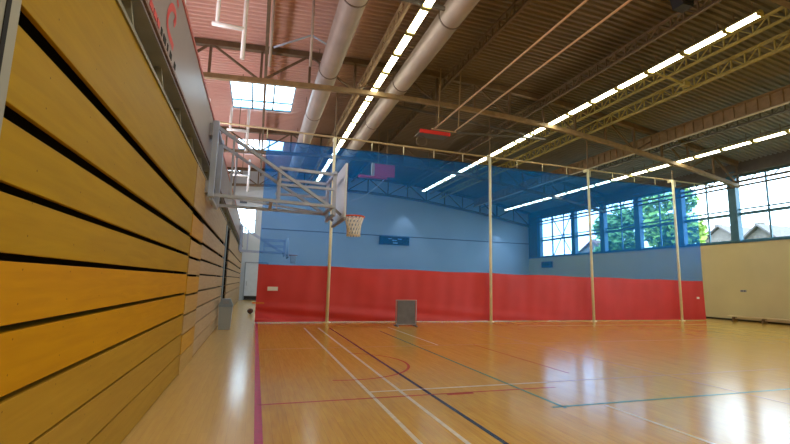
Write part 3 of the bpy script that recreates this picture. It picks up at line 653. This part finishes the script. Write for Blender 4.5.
# gym bench along the cream wall
def bench(y0, y1, label):
    t = thing('gym_bench', label, 'bench', (23.35, (y0+y1)/2, 0))
    m = MB(); m.box(23.2, 23.5, y0, y1, 0.20, 0.26, 0.01); m.build('seat', mat('pale_bench_top', (0.78, 0.66, 0.40), 0.45, var=0.05), t)
    m = MB(); m.box(23.33, 23.37, y0 + 0.1, y1 - 0.1, 0.10, 0.16); m.build('stretcher', mat('bench_rail', (0.7, 0.58, 0.36), 0.5), t)
    n = 3
    for k in range(n):
        y = y0 + 0.25 + (y1 - y0 - 0.5)*k/(n-1)
        m = MB(); m.prism([(23.18, 0), (23.52, 0), (23.46, 0.20), (23.24, 0.20)], 'y', y - 0.04, y + 0.04); m.build('leg', mat('bench_leg', (0.16, 0.10, 0.05), 0.6), t)
bench(12.9, 16.1, 'long low gym bench along the foot of the cream wall')
# wall socket, far box, scoreboard
t = MB(); t.box(XR - 0.03, XR, 15.4, 15.68, 1.46, 1.56, 0.008); o = t.build('wall_socket', M_steel_grey); tag(o, 'small dark socket on the cream wall', 'socket')
s = MB(); s.box(XR - 0.035, XR - 0.03, 15.44, 15.5, 1.485, 1.535); s.box(XR - 0.035, XR - 0.03, 15.56, 15.62, 1.485, 1.535); s.build('switch', M_black, o)
t = MB(); t.box(XR - 0.25, XR, 30.3, 31.5, 3.1, 3.6, 0.02); o = t.build('wall_box', mat('navy_box', (0.03, 0.08, 0.16), 0.5)); tag(o, 'dark box on the side wall under the farthest window bay', 'box')
s = MB(); s.box(XR - 0.26, XR - 0.25, 30.4, 31.4, 3.2, 3.5); s.build('cover', M_black, o)
t = thing('scoreboard', 'dark scoreboard on the end wall, seen through the blue net', 'scoreboard', (10.7, YF - 0.1, 4.6))
m = MB(); m.box(9.4, 11.98, YF - 0.15, YF - 0.002, 4.60, 5.27, 0.02); m.build('cabinet', mat('navy_scoreboard', (0.008, 0.015, 0.04), 0.4), t)
for a, b, c, d in ((10.15, 10.45, 5.05, 5.12), (10.95, 11.3, 5.05, 5.12), (10.5, 10.62, 4.9, 5.02), (10.62, 10.9, 4.92, 4.98), (10.55, 10.95, 4.70, 4.80)):
    m = MB(); m.box(a, b, YF - 0.156, YF - 0.149, c, d); m.build('display_mark', mat('pale_display', (0.5, 0.6, 0.7), 0.5), t)
t = MB(); t.box(-1.5, -1.0, YF - 0.12, YF, 7.15, 7.55, 0.02); o = t.build('wall_vent', mat('navy_vent', (0.04, 0.08, 0.13), 0.5)); tag(o, 'dark square vent high on the end wall above the bright window', 'vent')
s = MB()
for z in (7.22, 7.3, 7.38, 7.46): s.box(-1.46, -1.04, YF - 0.135, YF - 0.12, z, z + 0.03)
s.build('louvre', M_steel_grey, o)

# ------------------------------------------------------------------ outside
M_ground = mat('lawn', (0.08, 0.12, 0.04), 0.9, var=0.3)
m = MB(); m.quad([(24.1, -60, -0.3), (140, -60, -0.3), (140, 160, -0.3), (24.1, 160, -0.3)]); m.build('ground', M_ground, kind='structure')
M_leaf = mat('leaf_green', (0.30, 0.46, 0.07), 0.6, var=0.45, scale=1.3); M_leaf2 = mat('deep_leaf_green', (0.15, 0.31, 0.08), 0.6, var=0.45, scale=1.3); M_bark = mat('bark', (0.10, 0.07, 0.05), 0.9, var=0.3)
def tree(x, y, h, r, label, ml, n=2600):
    t = thing('broadleaf_tree', label, 'tree', (x, y, -0.3), 'trees outside the windows')
    m = MB(); m.tube([(x, y, -0.3), (x + 0.1, y, h*0.35), (x - 0.1, y + 0.1, h*0.7)], [0.28, 0.2, 0.1], 10)
    for k in range(7):
        a = k*0.9; m.tube([(x, y, h*(0.3 + 0.05*k)), (x + math.cos(a)*r*0.6, y + math.sin(a)*r*0.6, h*(0.45 + 0.06*k))], [0.08, 0.03], 6)
    m.build('trunk', M_bark, t)
    m = MB(); bm = m.bm
    blobs = [(Vector((x + random.uniform(-0.55, 0.55)*r, y + random.uniform(-0.6, 0.6)*r, h*random.uniform(0.42, 0.85))), r*random.uniform(0.35, 0.55)) for _ in range(11)]
    for k in range(n):
        c, rr = random.choice(blobs)
        d = Vector((random.gauss(0, 1), random.gauss(0, 1), random.gauss(0, 1))).normalized()*rr*random.uniform(0.55, 1.05)
        p = c + d; s = random.uniform(0.18, 0.36)
        a = Vector((random.gauss(0, 1), random.gauss(0, 1), random.gauss(0, 1))).normalized(); b = a.orthogonal().normalized()
        bm.faces.new([bm.verts.new(p + v) for v in (a*s, b*s*0.6, -a*s, -b*s*0.6)])
    m.build('crown', ml, t)
tree(34.0, 33.6, 10.8, 2.9, 'bushy dark green tree outside, toward the far windows', M_leaf2, 5200)
tree(34.0, 27.4, 11.4, 2.9, 'bright leafy tree outside, seen through the net beside the end pole', M_leaf, 5200)
M_roof = mat('grey_slate_roof', (0.14, 0.12, 0.12), 0.8, var=0.15); M_roofr = mat('red_tile_roof', (0.2, 0.09, 0.07), 0.8, var=0.2); M_brick = mat('brick_house', (0.17, 0.145, 0.13), 0.9, var=0.2)
def house(x, y, w, ez, rz, label, mr, dpt=7.0):
    t = thing('house', label, 'house', (x, y, -0.3), 'houses outside')
    m = MB(); m.prism([(y - w/2, -0.3), (y + w/2, -0.3), (y + w/2, ez), (y, rz - 0.1), (y - w/2, ez)], 'x', x, x + dpt); m.build('house_walls', M_brick, t)
    m = MB(); o = 0.35; s = (rz - ez)/(w/2)
    m.prism([(y - w/2 - o, ez - o*s), (y, rz), (y + w/2 + o, ez - o*s), (y + w/2 + o, ez - o*s + 0.18), (y, rz + 0.2), (y - w/2 - o, ez - o*s + 0.18)], 'x', x - 0.4, x + dpt + 0.4); m.build('roof', mr, t)
    m = MB(); m.box(x + 1.5, x + 2.1, y + w*0.22, y + w*0.22 + 0.6, rz - 1.0, rz + 0.55); m.build('chimney', M_brick, t)
    for k in (-1, 1):
        f = MB(); f.box(x - 0.05, x, y + k*w*0.22 - 0.6, y + k*w*0.22 + 0.6, ez - 1.9, ez - 0.5); fo = f.build('house_window', M_white, t)
        g = MB(); g.box(x - 0.06, x - 0.05, y + k*w*0.22 - 0.5, y + k*w*0.22 + 0.5, ez - 1.8, ez - 0.6); g.build('pane', M_black, fo)
house(52, 36.1, 5.0, 7.1, 9.0, 'grey-roofed house outside, seen past the edge of the net', M_roof)
house(44, 27.0, 3.4, 6.0, 7.5, 'grey-roofed house outside behind the blue-green column', M_roof)
house(48, 52.0, 7.0, 6.4, 8.4, 'red-roofed house outside, seen low in the far windows', M_roofr)

# ------------------------------------------------------------------ light
world = bpy.data.worlds.new('sky'); scene.world = world; world.use_nodes = True
bg = world.node_tree.nodes['Background']; bg.inputs[0].default_value = (0.66, 0.85, 1.0, 1); bg.inputs[1].default_value = 5.8
def area(name, loc, rot, sx, sy, power, c, portal=False):
    l = bpy.data.lights.new(name, 'AREA'); l.shape = 'RECTANGLE'; l.size = sx; l.size_y = sy; l.energy = power; l.color = c
    if portal: l.cycles.is_portal = True
    o = bpy.data.objects.new(name, l); col.objects.link(o); o.location = loc; o.rotation_euler = rot; return o
area('window_portal', (XR + 0.22, 12.9, 5.76), (0, PI/2, 0), 3.5, 37.0, 1, (1, 1, 1), True)
for n, (a, b, c, d) in enumerate(SKY): area('rooflight_portal', ((a+b)/2, (c+d)/2, zt(0) + 0.25), (0, 0, 0), b - a, d - c, 1, (1, 1, 1), True)
for y in (4.0, 10.0, 16.0, 22.0, 28.0): area('gallery_fill_light', (XL + 0.25, y, 6.3), (0, -math.radians(115), 0), 0.35, 4.0, 85, (1.0, 0.88, 0.86))  # added fill lights, hidden by the gallery front, lift left ceiling and backboard
# further light rows behind the camera (continuing the three rows of strip lights)
for x in (3.87, 11.68, 19.1): area('strip_row_lamp', (x, -2.0, zb(x) + 0.05), (0, 0, 0), 0.3, 12, 300, (1.0, 0.93, 0.72))
for x, y in ((11.5, YF - 1.3), (20.3, YF - 1.3)):
    l = bpy.data.lights.new('wall_washer', 'SPOT'); l.energy = 110; l.spot_size = math.radians(62); l.spot_blend = 0.5; l.color = (0.95, 0.97, 1); l.shadow_soft_size = 0.05
    o = bpy.data.objects.new('wall_washer', l); col.objects.link(o); o.location = (x, y, zb(x) - 0.1); o.rotation_euler = (math.radians(14), 0, 0)

# ------------------------------------------------------------------ camera
F = 427.57; yaw, pitch, roll = 0.309199314, 0.141292449, 0.0239539084
f = Vector((math.sin(yaw)*math.cos(pitch), math.cos(yaw)*math.cos(pitch), math.sin(pitch)))
r = Vector((math.cos(yaw), -math.sin(yaw), 0)); u = r.cross(f)
r2 = r*math.cos(roll) + u*math.sin(roll); u2 = -r*math.sin(roll) + u*math.cos(roll)
cd = bpy.data.cameras.new('camera'); cam = bpy.data.objects.new('camera', cd); col.objects.link(cam)
cd.sensor_width = 36; cd.lens = F/790*36; cd.clip_start = 0.05; cd.clip_end = 500
cam.matrix_world = Matrix(((r2.x, u2.x, -f.x, 0), (r2.y, u2.y, -f.y, 0), (r2.z, u2.z, -f.z, 1.5), (0, 0, 0, 1)))
scene.camera = cam
scene.view_settings.view_transform = 'Standard'; scene.view_settings.look = 'None'; scene.view_settings.exposure = 0.45
scene.cycles.use_denoising = True; scene.cycles.max_bounces = 7; scene.cycles.transparent_max_bounces = 12
